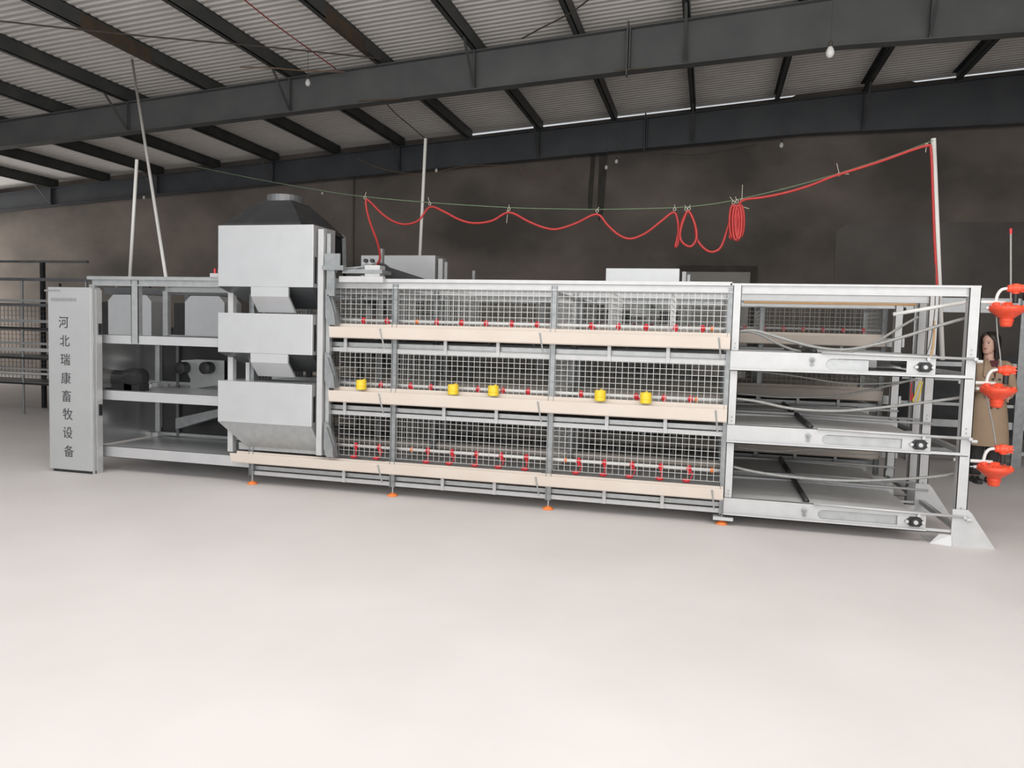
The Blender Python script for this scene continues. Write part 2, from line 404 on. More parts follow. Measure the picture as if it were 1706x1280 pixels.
front = cage_row(XS, 0, 1.15, 0, 'long galvanised three-tier wire cage row in front, with cream feed troughs', 'wire', True, starts=.95, tr_x0=-.15)

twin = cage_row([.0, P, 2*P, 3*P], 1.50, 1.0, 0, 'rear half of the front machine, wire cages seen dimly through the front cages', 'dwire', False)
# ------------------------------------------------------------------ water lines with nipples and cups
lines = [(2, 1.722, [606,645,728,769,810,852,895,985,1030,1076,1125,1170], 540), (1, 1.09, [635,684,718,797,838,880,968,1060,1106,1150], 645), (0, .462, [593,632,713,753,794,835,877,964,1007,1053,1101,1148], 760)]
names = ['lowest', 'middle', 'top']
for ti, z, pxs, py in lines:
    y = .07
    t = thing('water_line', (.95, y, z), 'white water pipe with red nipples in the %s tier of the front cages' % names[ti], 'water pipe', 'drinking lines in the front cages')
    MB().bar((.9, y, z), (4.72, y, z), .0165, n=10).build('pipe', 'white', t, True)
    for i, px in enumerate(pxs):
        x = U(px, py+(px-600)*.045, y).x
        m = MB(); m.lathe((x, y, z), [(.019,-.022),(.021,-.02),(.021,.02),(.019,.022)], 'x', 12); m.bar((x, y-.002, z-.055), (x, y-.002, z), .011, n=8); m.box(x-.012, x+.012, y-.012, y+.012, z+.015, z+.032)
        nz = m.build('nipple', 'red', t, True)
        if ti == 0 or i % 3 == 1:
            s = 1 if i % 2 else .35
            dz = .105 if ti == 0 else .07
            c = MB(); c.lathe((x-.02*s, y-.03, z-dz), [(.012,-.018),(.034,-.008),(.038,.012),(.034,.012),(.03,-.004),(.005,-.006)], 'z', 14)
            c.bar((x+.012*s, y-.03, z-dz), (x+.034*s, y-.01, z-dz+.07), .014, .008); c.bar((x+.034*s, y-.01, z-dz+.07), (x, y, z-.02), .014, .008)
            c.build('drip_cup', 'red', nz, True)
    for px in ([695, 1186] if ti == 2 else [686, 942, 1186] if ti == 0 else [1160]):
        x = U(px, py+(px-600)*.045, y).x
        tag(MB().lathe((x, y, z), [(.018,-.014),(.023,-.01),(.023,.01),(.018,.014)], 'x', 12).build('pipe_joint', 'orange', t, True), 'orange pipe joint')
# yellow cups
wh = ['nearest the stacked hoppers', 'left one of the middle bay pair', 'right one of the middle bay pair', 'left one in the right bay', 'farthest right of all five']
for (px, py), wl in zip([(602,640),(755,648),(822,650),(1000,658),(1076,662)], wh):
    p = U(px, py, -.075)
    m = MB().lathe((p.x, -.075, p.z-.05), [(.046,-.005),(.051,.0),(.051,.03),(.054,.033),(.051,.036),(.050,.088),(.046,.09),(.044,.085),(.044,.05),(.038,.012)], 'z', 20)
    c = one(m, 'feed_cup', 'yellow', 'yellow cup in the middle tier, '+wl, 'cup', 'yellow cups in the middle cage tier', False)
    MB().bar((p.x, -.03, p.z+.03), (p.x, .004, p.z+.045), .02, .008).build('hook', 'yellow', c)

# ------------------------------------------------------------------ drive frame on the left
t = thing('drive_frame', (-1.98, 0, 0), 'open galvanised frame with shelves and black motors, between sign cabinet and hoppers', 'machine frame')
XL, XR = -1.98, .9
def chan(x0, x1, y, z0, z1, lip=.04, s=1):
    m = MB(); m.box(x0, x1, y, y+.004, z0, z1); m.box(x0, x1, y, y+lip*s, z1-.004, z1); m.box(x0, x1, y, y+lip*s, z0, z0+.004)
    return m
for yy, s in ((0, 1), (1.15, -1)):
    m = MB(); m.box(XL-.05, .0, yy-.03, yy+.03, 2.095, 2.13); m.box(XL, 0, yy-.008, yy+.008, 2.04, 2.095); m.box(XL, 0, yy-.02, yy+.02, 2.03, 2.045)
    m.build('top_rail', 'galv', t)
    for (z0, z1) in ((1.405, 1.505), (.79, .90), (.165, .285)):
        chan(XL, XR-.9, yy, z0, z1, .05, s).build('side_rail', 'sheet', t)
    m = MB(); m.box(XL-.02, XL+.05, yy-.03, yy+.03, 0, 2.04); m.build('corner_post', 'galv', t)
m = chan(-1.475, -1.385, -.012, 1.40, 2.10); m = MB(); m.box(-1.475,-1.385,-.014,-.008,1.42,2.09); m.box(-1.475,-1.468,-.014,.05,1.42,2.09); m.box(-1.392,-1.385,-.014,.05,1.42,2.09)
m.build('middle_post', 'galv', t)
for z in (.875, .27):
    MB().box(XL+.05, 0, .05, 1.1, z-.012, z-.004).build('shelf', 'sheet', t)
MB().box(XL+.05, -.02, .30, 1.1, 1.478, 1.486).build('shelf', 'sheet', t)
# polished end sheet on the cabinet side, dark rear panel, motor group
YB = 1.0
for (z0, z1) in ((.28, .79), (.905, 1.40)):
    MB().box(-1.972, -1.966, .05, YB, z0, z1).build('end_sheet', 'mirror', t)
    MB().box(-1.93, -.02, YB+.02, YB+.03, z0, z1).build('rear_panel', 'black', t)
    MB().box(-1.93, -.02, YB-.01, YB+.02, z0, z0+.035).build('rear_rail', 'galv', t)
for x in (-1.97, -1.70):
    MB().box(x, x+.035, YB-.02, YB+.01, .28, 1.41).build('inner_post', 'galv' if x < -1.8 else 'grey', t)
a, b = U(170, 630, .32), U(240, 632, .32)
m = MB(); L_ = b.x-a.x; m.lathe((a.x, .32, a.z), [(.05,0),(.115,.02),(.12,.18*L_/.6),(.10,.2),(.10,.36),(.07,.38),(.05,L_)], 'x', 20); m.box(a.x+.12,b.x-.1,.24,.40,.875,.96)
m.build('drive_motor', 'black', t, False)
m = MB(); m.lathe((b.x-.12, .32, b.z+.01), [(.05,-.1),(.10,-.08),(.11,.0),(.11,.1),(.05,.13)], 'x', 20); m.box(b.x-.2,b.x,.24,.40,.875,.96); m.build('gearbox', 'black', t)
a, b = U(302, 598, .97), U(374, 648, .97)
m = MB(); m.prism([(a.x, a.z-.02), (a.x+.22, a.z), (b.x, a.z), (b.x, b.z+.06), (a.x+.13, b.z-.03), (a.x+.13, b.z+.1)], .965, .97, 'y'); m.build('bearing_plate', 'galv', t)
for px in (308, 349):
    c = U(px, 613, .95); MB().lathe((c.x, .95, c.z), [(.072, .012), (.072, -.10), (.03, -.11)], 'y', 22).build('drive_pulley', 'black', t, False)
a, b = U(302, 700, .8), U(374, 690, .8)
MB().hexa([(a.x,.7,a.z-.10),(b.x,.7,b.z-.02),(b.x,.95,b.z-.02),(a.x,.95,a.z-.10)], [(a.x,.7,a.z+.03),(b.x,.7,b.z+.07),(b.x,.95,b.z+.07),(a.x,.95,a.z+.03)]).build('scraper_box', 'galvd', t)
for z in (1.455, .845, .22):
    for dx in (0, .035):
        for dz in (-.025, .012): MB().bar((XL+.02+dx, -.042, z+dz), (XL+.02+dx, -.0, z+dz), .010, n=8).build('bolt', 'bright', t)
for z in (.875, .27): MB().box(-1.96, -1.88, .88, .99, z, z+.05).build('bracket', 'bright', t)

# ------------------------------------------------------------------ sign cabinet
CX0, CX1, CY = -2.52, -1.995, -.20
t = thing('sign_cabinet', ((CX0+CX1)/2, 0, 0), 'tall narrow grey steel cabinet with dark vertical lettering', 'cabinet')
TL = U(72, 478, CY); BL = U(90, 783, CY); TR = U(147, 479, CY); BR = U(157, 788, CY)
CX0 = (TL.x+BL.x)/2; CX1 = (TR.x+BR.x)/2; CT = TL.z
m = MB(); m.box(CX0, CX1, CY, -.06, .03, CT); m.build('body', 'cab', t, bevel=.006)
MB().box(CX0+.03, CX1-.01, CY+.02, -.07, 0, .03).build('plinth', 'black', t)
m = MB(); m.box(CX1+.001, CX1+.012, CY+.01, CY+.035, .0, CT-.01); m.box(CX1, CX1+.018, CY+.06, -.065, .0, CT-.02); m.build('edge_trim', 'bright', t)
for z in (1.5, .63): MB().box(CX1+.018, CX1+.03, -.12, -.08, z, z+.12).build('latch', 'black', t)
chars = '\u6cb3\u5317\u745e\u5eb7\u755c\u7267\u8bbe\u5907'
ps = [(106,537),(108,568),(109,599),(110,630),(111,660),(113,690),(113,721),(115,752)]
for c, (px, py) in zip(chars, ps):
    cu = bpy.data.curves.new('letter', 'FONT'); cu.body = c; cu.size = .135; cu.extrude = .0015; cu.align_x = 'CENTER'; cu.align_y = 'CENTER'; cu.offset = 0
    tmp = bpy.data.objects.new('tmp', cu); COL.objects.link(tmp)
    bpy.context.view_layer.update()
    me = bpy.data.meshes.new_from_object(tmp.evaluated_get(bpy.context.evaluated_depsgraph_get()))
    bpy.data.objects.remove(tmp)
    p = U(px, py, CY)
    xs_ = [v.co.x for v in me.vertices]; ys_ = [v.co.y for v in me.vertices]
    if xs_:
        ox, oy = (max(xs_)+min(xs_))/2, (max(ys_)+min(ys_))/2
        for v in me.vertices:
            a, b, c_ = v.co; v.co = Vector((p.x+(a-ox)*.98, CY-.002-c_, p.z+(b-oy)))-OFF[t.name]
    me.materials.clear(); me.materials.append(MT['ink'])
    o = bpy.data.objects.new('letter', me); COL.objects.link(o); o.parent = t
    tag(o, 'dark printed character')
m = MB()
for (a, b, py, h) in ((74, 101, 484, .02), (85, 127, 499, .035)):
    p, q = U(a, py, CY), U(b, py, CY); x = p.x
    while x < q.x:
        wd = .014+.012*random.random(); m.box(x, min(x+wd, q.x), CY-.0015, CY, p.z-h/2, p.z+h/2); x += wd+.006
tag(m.build('faded_marking', 'fade', t), 'faint worn grey marking')

# ------------------------------------------------------------------ feed cart with stacked hoppers
def hopper_set(ox, oy, full=True, label='', sheet='sheet'):
    zl = .37 if full else 0
    t = thing('feed_hopper_cart', (ox+.2, oy+.5, 0), label, 'feed hopper', 'travelling feed hoppers')
    yf = oy-.15
    def X(v): return ox+v
    boxes = [(2.03, 2.64, 1.78), (1.365, 1.765, 1.13), (.655, 1.075, .40)]
    for i, (z0, z1, zb) in enumerate(boxes):
        x0, x1 = X(-.31), X(.755)
        b = MB(); b.box(x0, x1, yf, oy+.30, z0, z1)
        o = b.build('hopper_box', sheet, t, bevel=.004)
        low = MB()
        if i < 2:
            zb += .05
            low.hexa([(X(-.10), oy+.22, zb), (X(.66), oy+.22, zb), (X(.66), oy+.30, zb), (X(-.10), oy+.30, zb)],
                     [(x0, yf, z0), (x1, yf, z0), (x1, oy+.30, z0), (x0, oy+.30, z0)])
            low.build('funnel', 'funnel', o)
            zb -= .05; c = MB(); h = z0-zb
            prof = [(yf-.003, z0+.0), (yf-.003, z0-.38*h), (yf+.13, zb), (yf+.16, zb), (yf+.022, z0-.36*h), (yf+.022, z0)]
            c.prism(prof, X(.07), X(.49), 'x')
            c.build('chute', sheet, o)
        else:
            low.hexa([(X(-.06), oy-.03, zb), (X(.80), oy-.03, zb), (X(.80), oy+.3, zb), (X(-.06), oy+.3, zb)],
                     [(x0, yf, z0), (x1, yf, z0), (x1, oy+.30, z0), (x0, oy+.30, z0)])
            low.build('funnel', 'galv', o)
        MB().box(x1+.000, x1+.004, yf+.03, yf+.065, z0+.04, z0+.30).build('slot', 'black', o)
        # rear twin
        if i: MB().box(x0, x1, oy+.85, oy+1.30, z0, z1).build('rear_hopper_box', sheet, t)
    m = MB(); m.box(X(.79), X(.85), oy-.12, oy-.05, zl, 2.60); m.build('column', 'bright', t, bevel=.003)
    m = MB(); m.box(X(.865), X(.905), oy-.08, oy-.03, zl, 2.56); m.build('column', 'galv', t)
    MB().box(X(-.27), X(-.21), oy-.04, oy+.02, .33, 2.05).build('column', 'bright', t)
    for z in (1.06, .38): MB().box(X(-.10), X(-.04), oy+.02, oy+.06, z-.02, z+.20).build('strut', 'bright', t)
    MB().box(X(-.15), X(.80), oy-.02, oy+.02, .36, .43).build('bottom_rail', 'galv', t)
    # side plate on the right with feed spouts
    m = MB(); m.box(X(.91), X(.925), oy-.05, oy+1.2, .36, 2.0)
    m.prism([(oy+.2, 2.0), (oy+1.2, 2.0), (oy+1.2, 2.55), (oy+.5, 2.55)], X(.91), X(.925), 'x')
    m = MB(); m.box(X(.88), X(.92), oy+1.1, oy+1.16, .4, 2.55); m.build('column', 'galv', t)
    for z in (1.69, 1.07, .38):
        m = MB(); m.prism([(X(.87), z+.33), (X(.93), z+.30), (X(.985), z+.12), (X(1.0), z-.02), (X(.90), z-.02), (X(.87), z+.06)], oy-.11, oy-.10, 'y')
        m.prism([(X(.92), z+.28), (X(.985), z+.10), (X(1.0), z-.02), (X(.99), z-.02), (X(.975), z+.10), (X(.912), z+.27)], oy-.15, oy-.05, 'y')
        m.build('spout', 'galvd', t)
    return t
cart = hopper_set(0, 0, True, 'stack of three light grey feed hoppers in front, dark funnel on top')
cx, cy = .10, .42
m = MB(); m.loft([[Vector((cx+sx*a, cy+sy*a, z)) for sx, sy in ((-1,-1),(1,-1),(1,1),(-1,1))] for a, z in ((.46, 2.641), (.44, 2.68), (.20, 2.93), (.185, 2.95))])
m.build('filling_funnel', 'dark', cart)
MB().lathe((cx, cy, 2.95), [(.185, 0), (.185, .07), (.17, .07), (.17, .01)], 'z', 24).build('funnel_neck', 'grey', cart, False)
m = MB(); p, q, r2 = U(508, 347, .95), U(573, 396, .95), U(574, 452, .95)
m.bar(p, q, .035, .03); m.bar(q, r2, .035, .03); m.box(p.x-.02, p.x+.03, .92, .98, p.z-.02, p.z+.03)
m.build('cover_frame', 'galv', cart)
m = MB(); m.prism([(.55, 2.2), (q.x-.01, 2.2), (q.x-.01, q.z-.02), (p.x+.2, p.z-.15), (.2, 2.7), (.2, 2.5)], 1.0, 1.02, 'y')
m.build('dark_cover', 'black', cart)
m = MB(); a = U(560, 412, .4)
for k in range(12): m.box(a.x-.012+.006*(k % 2), a.x+.012+.006*(k % 2), .38, .40, 2.22+k*.016, 2.232+k*.016)
m.build('chain', 'bright', cart)
# bracket that reaches to the drive box
m = MB(); A = U(541, 455, -.14); B = U(567, 432, -.14)
m.box(A.x, B.x, -.15, -.13, 2.24, 2.36); m.box(A.x-.02, B.x+.04, -.16, -.12, 2.20, 2.245); m.box(A.x+.03, A.x+.11, -.15, -.12, 1.95, 2.24)
m.box(B.x, B.x+.42, -.10, .12, 2.175, 2.21); m.build('push_bracket', 'galvd', cart)

# drive unit riding on the top rail
t = thing('rail_drive', (1.2, 0, 2.13), 'white drive box with black belt wheel on the top rail beside the hoppers', 'drive unit')
p, q = U(568, 461, -.05), U(641, 468, -.05)
MB().box(p.x, q.x, -.095, -.031, 2.088, 2.148).build('base_plate', 'bright', t, bevel=.004)
p, q = U(611, 444, -.04), U(636, 458, -.04)
MB().box(p.x, q.x, -.09, .04, 2.148, 2.255).build('control_box', 'bright', t, bevel=.006)
p = U(606, 440, .0)
m = MB(); m.box(p.x-.04, p.x+.05, .08, .18, 2.131, 2.29); m.box(p.x-.04, p.x+.08, .06, .12, 2.28, 2.30)
m.build('terminal_block', 'bright', t)
MB().lathe((p.x+.0, .04, 2.31), [(.02, -.01), (.02, .02)], 'y', 12).build('knob', 'black', t)
MB().lathe((p.x+.07, .04, 2.31), [(.02, -.01), (.02, .02)], 'y', 12).build('knob', 'black', t)
c = U(633, 461, .45); MB().lathe((c.x, .45, 2.20), [(.12, -.02), (.13, -.015), (.13, .015), (.12, .02)], 'y', 28).build('belt_wheel', 'black', t)
m = MB(); a, b = U(640, 450, .45), U(712, 468, .45); m.prism([(a.x, 2.30), (b.x+.05, 2.145), (b.x+.05, 2.135), (a.x-.1, 2.135)], .42, .48, 'y'); m.build('belt', 'dark', t)
m = MB(); m.box(.98, 1.35, -.02, .06, 2.21, 2.225); m.bar((1.0,-.0,2.225),(1.3,.0,2.25),.012,n=8); m.build('lever', 'galvd', t)
p = U(372, 455, 0); t2 = thing('rail_stop', (p.x-.05, 0, 2.13), 'small white bracket with a bolt on the top rail left of the hoppers', 'bracket')
m = MB(); m.box(p.x-.13, p.x+.0, -.04, .04, 2.13, 2.17); m.box(p.x-.05, p.x-.0, -.02, .02, 2.17, 2.21); m.bar((p.x-.03,0,2.2),(p.x-.03,0,2.26),.01,n=8); m.build('bracket_body', 'bright', t2)
tag(MB().bar((p.x-.1,0,2.17),(p.x-.1,0,2.22),.012,n=8).build('pin', 'red', t2), 'red pin')

# ------------------------------------------------------------------ tail frame on the right
def slot_beam(x0, x1, y, z0, z1, s0, s1, zs0, zs1):
    m = MB(); t_ = .005
    m.box(x0, s0, y, y+t_, z0, z1); m.box(s1, x1, y, y+t_, z0, z1); m.box(s0, s1, y, y+t_, zs1, z1); m.box(s0, s1, y, y+t_, z0, zs0)
    r = (zs1-zs0)/2; zc = (zs1+zs0)/2; k = 8
    for i in range(k):      # round the left end of the slot
        for sg in (1, -1):
            a0, a1 = PI/2*i/k, PI/2*(i+1)/k
            pts = [(s0, zc+sg*r), (s0+r-r*math.cos(a0), zc+sg*r*math.sin(a0)), (s0+r-r*math.cos(a1), zc+sg*r*math.sin(a1))]
            m.prism(pts, y, y+t_, 'y')
    m.box(x0, x1, y, y+.045, z1-.004, z1); m.box(x0, x1, y-.025, y+.03, z0, z0+.006); m.box(x0, x1, y-.025, y-.02, z0, z0+.02)
    return m
def tail_frame(name_label, x0, x1, ys, zo, detail=True, cat='machine frame'):
    t = thing('tail_frame', (x0, ys[0], 0), name_label, cat)
    L = x1-x0
    for j, y in enumerate(ys):
        fr = (j == 0)
        s = 1 if fr else -1
        m = MB(); yb = y-.03
        m.box(x0-.01, x1, yb, yb+.06, 2.10+zo, 2.118+zo); m.box(x0, x1, yb+.02, yb+.026, 2.035+zo, 2.10+zo); m.box(x0, x1, yb, yb+.055, 2.03+zo, 2.038+zo)
        m.build('top_rail', 'bright', t)
        m = MB(); m.box(x0+.015, x0+.085, y-.035, y-.029, .2, 2.10+zo); m.box(x0+.015, x0+.02, y-.035, y+.03, .2, 2.1+zo); m.box(x0+.08, x0+.085, y-.035, y+.03, .2, 2.1+zo)
        m.build('column', 'bright', t)
        m = MB(); m.box(x1-.085, x1, y-.04, y-.034, .06, 2.10+zo); m.box(x1-.085, x1-.079, y-.04, y+.045, .06, 2.1+zo); m.box(x1-.006, x1, y-.04, y+.045, .06, 2.1+zo)
        m.build('column', 'bright', t)
        for (z0, z1) in ((1.365, 1.54), (.735, .895), (.095, .252)):
            z0 += zo; z1 += zo; zc = z0+.035+(z1-z0-.06)/2
            b = slot_beam(x0+.015, x1-.30, y-.048, z0, z1, x0+.79, x0+1.41, z0+.035, z1-.045).build('slotted_beam', 'bright', t)
            m = MB(); m.box(x1-.30, x1-.02, y-.044, y-.04, z1-.012, z1); m.box(x1-.30, x1-.02, y-.044, y-.038, z0, z0+.028)
            m.box(x1-.30, x1-.02, y-.044, y+.0, z0, z0+.005); m.build('extension_bar', 'bright', t)
            if fr: MB().box(x0+.77, (x1-.80 if z0 > 1.3 else x1-.51), y-.030, y-.027, z0+.012, z1-.05).build('slot_liner', 'galv', t)
            MB().bar((x0+.75, y-.065, z1+.004), (x1+.0, y-.065, z1-.012), .011, n=8).build('guide_tube', 'bright', t, True)
            if detail and fr:
                for (pa, pb) in (((x1-.02, y-.08, z1-.012), (x1-.02, y-.03, z1-.012)), ((x1-.01, y-.07, z1-.03), (x1+.03, y-.07, z1-.03)), ((x1-.36, y-.08, z1-.025), (x1-.36, y-.04, z1-.025))):
                    MB().bar(pa, pb, .014, n=8).build('bolt', 'bright', t)
                m = MB(); m.lathe((x0+.68, y-.05, z1-.06), [(.022, 0), (.022, -.012), (.009, -.014), (.009, -.05)], 'y', 12)
                m.lathe((x0+.68, y-.05, z1-.10), [(.017, 0), (.017, -.006)], 'y', 12)
                m.build('adjusting_screw', 'galvd', t)
                # flange bearing
                bx = x0+1.54
                bz = zc-.008
                m = MB(); poly = [(bx-.075, bz), (bx-.035, bz+.04), (bx+.035, bz+.04), (bx+.075, bz), (bx+.035, bz-.04), (bx-.035, bz-.04)]
                m.prism(poly, y-.065, y-.05, 'y'); m.lathe((bx, y-.065, bz), [(.034, 0), (.034, -.02), (.02, -.02)], 'y', 16)
                br = m.build('bearing', 'dark', t)
                m = MB(); m.lathe((bx, y-.082, bz), [(.018, 0), (.018, -.02), (.012, -.024)], 'y', 12)
                for sx in (-1, 1): m.lathe((bx+sx*.062, y-.065, bz), [(.014, 0), (.014, -.014)], 'y', 8)
                m.build('bearing_bolt', 'bright', br)
        if detail:
            m = MB()
            for zz in (1.60, 1.565, .96, .925, .31, .28):
                for xx in ((x0+.05,) if zz > 3 else (x0+.05, x1-.045)): m.bar((xx, y-.045, zz+zo), (xx, y-.034, zz+zo), .006, n=8)
            m.build('rivet', 'galvd', t)
    y0, y1 = ys
    for (z0, z1) in ((1.365, 1.54), (.735, .895), (.095, .252)):
        z0 += zo; z1 += zo
        for xx in (x0+.06, x1-.05): MB().box(xx-.02, xx+.02, y0, y1-.05, z0+.01, z0+.05).build('cross_bar', 'galv', t)
        # return run of the belt, seen through the slots
        # belt: flat run to the tension roller, then slightly dipping to the end roller
        m = MB(); xr = x0+.70; xe = x1-.36
        m.hexa([(x0, y0+.04, z1-.03), (xr, y0+.04, z1-.015), (xr, y1-.08, z1-.015), (x0, y1-.08, z1-.03)], [(x0, y0+.04, z1-.027), (xr, y0+.04, z1-.012), (xr, y1-.08, z1-.012), (x0, y1-.08, z1-.027)])
        m.hexa([(xr, y0+.04, z1-.015), (xe, y0+.04, z1-.045), (xe, y1-.08, z1-.045), (xr, y1-.08, z1-.015)], [(xr, y0+.04, z1-.012), (xe, y0+.04, z1-.042), (xe, y1-.08, z1-.042), (xr, y1-.08, z1-.012)])
        arc = [(xe+.038*math.sin(a*PI/8), z1-.08+.038*math.cos(a*PI/8)) for a in range(9)]
        m.prism(arc+[(p[0]-.003, p[1]) for p in arc[::-1]], y0+.04, y1-.08, 'y')
        m.box(x0, xe, y0+.03, y1-.08, z0+.034, z0+.037)
        m.build('manure_belt', 'belt', t)
        MB().bar((xr, y0-.0, z1+.012), (xr, y1-.06, z1+.012), .024, n=14).build('press_roller', 'black', t, True)
        MB().bar((xe, y0-.03, z1-.08), (xe, y1-.06, z1-.08), .033, n=14).build('end_roller', 'galv', t, True)
    return t
TX0, TX1 = 4.70, 6.625
tail = tail_frame('white open end frame with slotted beams, right of the front wire cages', TX0, TX1, (0, 1.15), 0)
for y in (0, 1.15):
    m = MB(); m.prism([(6.515, 0), (6.84, 0), (6.66, .27), (6.63, .30), (6.515, .30)], y-.056, y-.05, 'y')
    m.hexa([(6.36, y-.05, 0), (6.515, y-.09, 0), (6.515, y-.05, 0), (6.37, y-.02, 0)], [(6.43, y-.052, .085), (6.515, y-.06, .085), (6.515, y-.05, .085), (6.44, y-.04, .085)])
    m.box(6.36, 6.84, y-.05, y+.22, 0, .006); m.prism([(y-.05, 0), (y+.22, 0), (y+.03, .3), (y-.05, .3)], 6.62, 6.626, 'x')
    m.build('foot_bracket', 'bright', tail)
MB().box(4.63, 4.80, -.06, .06, .045, .075).build('foot_bracket', 'bright', tail)

# hoses hanging through the tail frame
def hose(pts, y, r, name, m, label, cat, group=None, y2=None):
    n = len(pts); P3 = []
    for i, (a, b) in enumerate(pts):
        yy = y if y2 is None else y+(y2-y)*i/(n-1)
        P3.append(U(a, b, yy))
    return one(MB().tube(P3, r, 8, 5), name, m, label, cat, group, True)
G = 'grey conduits sagging through the tail frame'
hose([(1228,553),(1258,551),(1300,563),(1355,578),(1405,583),(1455,575),(1510,560),(1560,544),(1616,528)], .12, .0135, 'flexible_conduit', 'conduit', 'thick grey conduit sagging in the top opening of the white end frame', 'conduit', G)
hose([(1235,553),(1262,556),(1318,582),(1380,590),(1430,583),(1460,570),(1500,545),(1530,528)], .75, .012, 'flexible_conduit', 'conduit', 'thinner grey conduit behind the thick one in the top opening of the end frame', 'conduit', G)
hose([(1222,664),(1262,669),(1320,681),(1390,685),(1450,681),(1530,672),(1604,662)], .12, .0125, 'flexible_conduit', 'conduit', 'grey conduit sagging in the middle opening of the tail frame', 'conduit', G)
hose([(1218,777),(1262,787),(1330,796),(1410,801),(1490,799),(1560,794),(1594,788)], .12, .0125, 'flexible_conduit', 'conduit', 'grey conduit sagging in the lowest opening of the tail frame', 'conduit', G)
hose([(1225,655),(1300,662),(1380,661),(1430,654),(1480,643),(1525,632)], .95, .010, 'flexible_conduit', 'conduit', 'dull conduit rising to the right behind the middle opening of the tail frame', 'conduit', G)
hose([(1250,618),(1320,626),(1400,638),(1470,639),(1530,633)], .6, .007, 'flexible_conduit', 'conduit', 'thin grey cable just under the top slotted beam of the tail frame', 'conduit', G)
hose([(1225,745),(1290,752),(1360,749),(1420,757),(1470,758)], .7, .006, 'flexible_conduit', 'conduit', 'thin pale cable just under the middle slotted beam of the tail frame', 'conduit', G)
# hanging loops of wire near the rear columns
hose([(1558,440),(1558,500),(1556,530),(1550,570),(1543,592)], 1.0, .004, 'hanging_wire', 'cable', 'thin dark wire hanging beside the rear column of the tail frame', 'wire')
hose([(1556,535),(1556,560),(1552,590),(1549,592)], 1.02, .010, 'hanging_wire', 'timber', 'orange-brown wire bundle hanging against the rear column of the tail frame', 'wire')
hose([(1534,634),(1526,655),(1521,668),(1529,668),(1537,636)], 1.0, .006, 'wire_loop', 'yellow', 'loop of yellow wire hanging behind the middle opening of the tail frame', 'wire')
hose([(1519,638),(1517,655),(1518,668),(1521,655)], 1.05, .006, 'wire_loop', 'red', 'loop of red wire hanging left of the yellow loop behind the tail frame', 'wire')

# ------------------------------------------------------------------ water regulators
def regulator(px, py, wh, y=.3):
    c = U(px, py, y); s = 1.0
    t = thing('water_regulator', c, 'coral red water pressure regulator, '+wh, 'regulator', 'red water regulators at the right end')
    m = MB(); m.lathe(c, [(.028,-.155),(.042,-.15),(.048,-.13),(.05,-.085),(.07,-.07),(.115,-.035),(.14,-.012),(.142,.006),(.13,.018),(.09,.024),(.04,.03),(.035,.05),(.0,.052)], 'z', 28)
    m.build('diaphragm_housing', 'coral', t, True)
    m = MB()
    for k in range(10):
        a = 2*PI*k/10; m.box(c.x+.118*math.cos(a)-.009, c.x+.118*math.cos(a)+.009, y+.118*math.sin(a)-.009, y+.118*math.sin(a)+.009, c.z+.012, c.z+.026)
    m.lathe((c.x, y, c.z-.10), [(.051,-.01),(.054,0),(.051,.01)], 'z', 20)
    m.build('housing_screw', 'coral', t)
    vx = c.x+.055
    m = MB(); m.lathe((vx, y-.0, c.z+.165), [(.022,-.065),(.03,-.06),(.03,-.035),(.038,-.03),(.038,.03),(.03,.035),(.03,.06),(.022,.065)], 'x', 14)
    m.lathe((vx, y, c.z+.165), [(.026,-.045),(.03,.0),(.026,.04)], 'z', 12)
    for k in range(6): m.box(vx+.03+.0, vx+.07, y+.03*math.cos(k*PI/3)-.006, y+.03*math.cos(k*PI/3)+.006, c.z+.165+.03*math.sin(k*PI/3)-.006, c.z+.165+.03*math.sin(k*PI/3)+.006)
    m.build('valve', 'coral', t, False, .004)
    tag(MB().bar((vx, y, c.z+.045), (vx, y, c.z+.125), .022, n=12).build('valve_stem', 'black', t), 'black stem')
    tag(MB().tube([(c.x-.085, y, c.z+.03), (c.x-.085, y, c.z+.075), (c.x-.075, y, c.z+.12), (c.x-.05, y, c.z+.155), (c.x-.01, y, c.z+.165)], .013, 10, 4).build('elbow_hose', 'white', t, True), 'white bent hose')
    tag(MB().lathe((c.x-.085, y, c.z+.03), [(.026,-.02),(.03,-.015),(.03,.015),(.02,.02)], 'z', 12).build('hose_nut', 'coral', t, True), 'red nut')
    tag(MB().bar((c.x-.16, y, c.z+.0), (c.x-.135, y, c.z+.0), .013, n=10).build('inlet', 'white', t, True), 'white inlet stub')
    # support pipe back to the frame
    tag(MB().bar((6.60, y-.0, c.z+.05), (c.x-.02, y, c.z+.05), .0145, n=12).build('support_pipe', 'white', t, True), 'white support pipe')
    m = MB(); m.box(6.62, 6.72, y-.012, y+.012, c.z-.05, c.z-.035); m.box(6.69, 6.70, y-.01, y+.01, c.z-.05, c.z+.05); m.bar((c.x-.25,y,c.z),(c.x-.16,y,c.z),.006,n=6); m.build('bracket', 'galv', t)
    return c
R1 = regulator(1678, 514, 'top one, level with the upper cage tier')
R2 = regulator(1662, 649, 'middle one, in front of the person\'s coat')
R3 = regulator(1657, 780, 'lowest one, near the foot bracket')
one(MB().bar((R1.x+.10, .25, R1.z+.095), (R1.x+.35, .27, R1.z+.085), .032, n=16), 'black_pipe_end', 'black', 'black pipe stub at the right edge beside the top regulator', 'pipe', smooth=True)
one(MB().bar(U(1684, 505, .3), U(1684, 388, .3), .0075, n=8), 'riser_pipe', 'conduit', 'thin grey riser pipe with red tip standing over the top regulator', 'pipe')
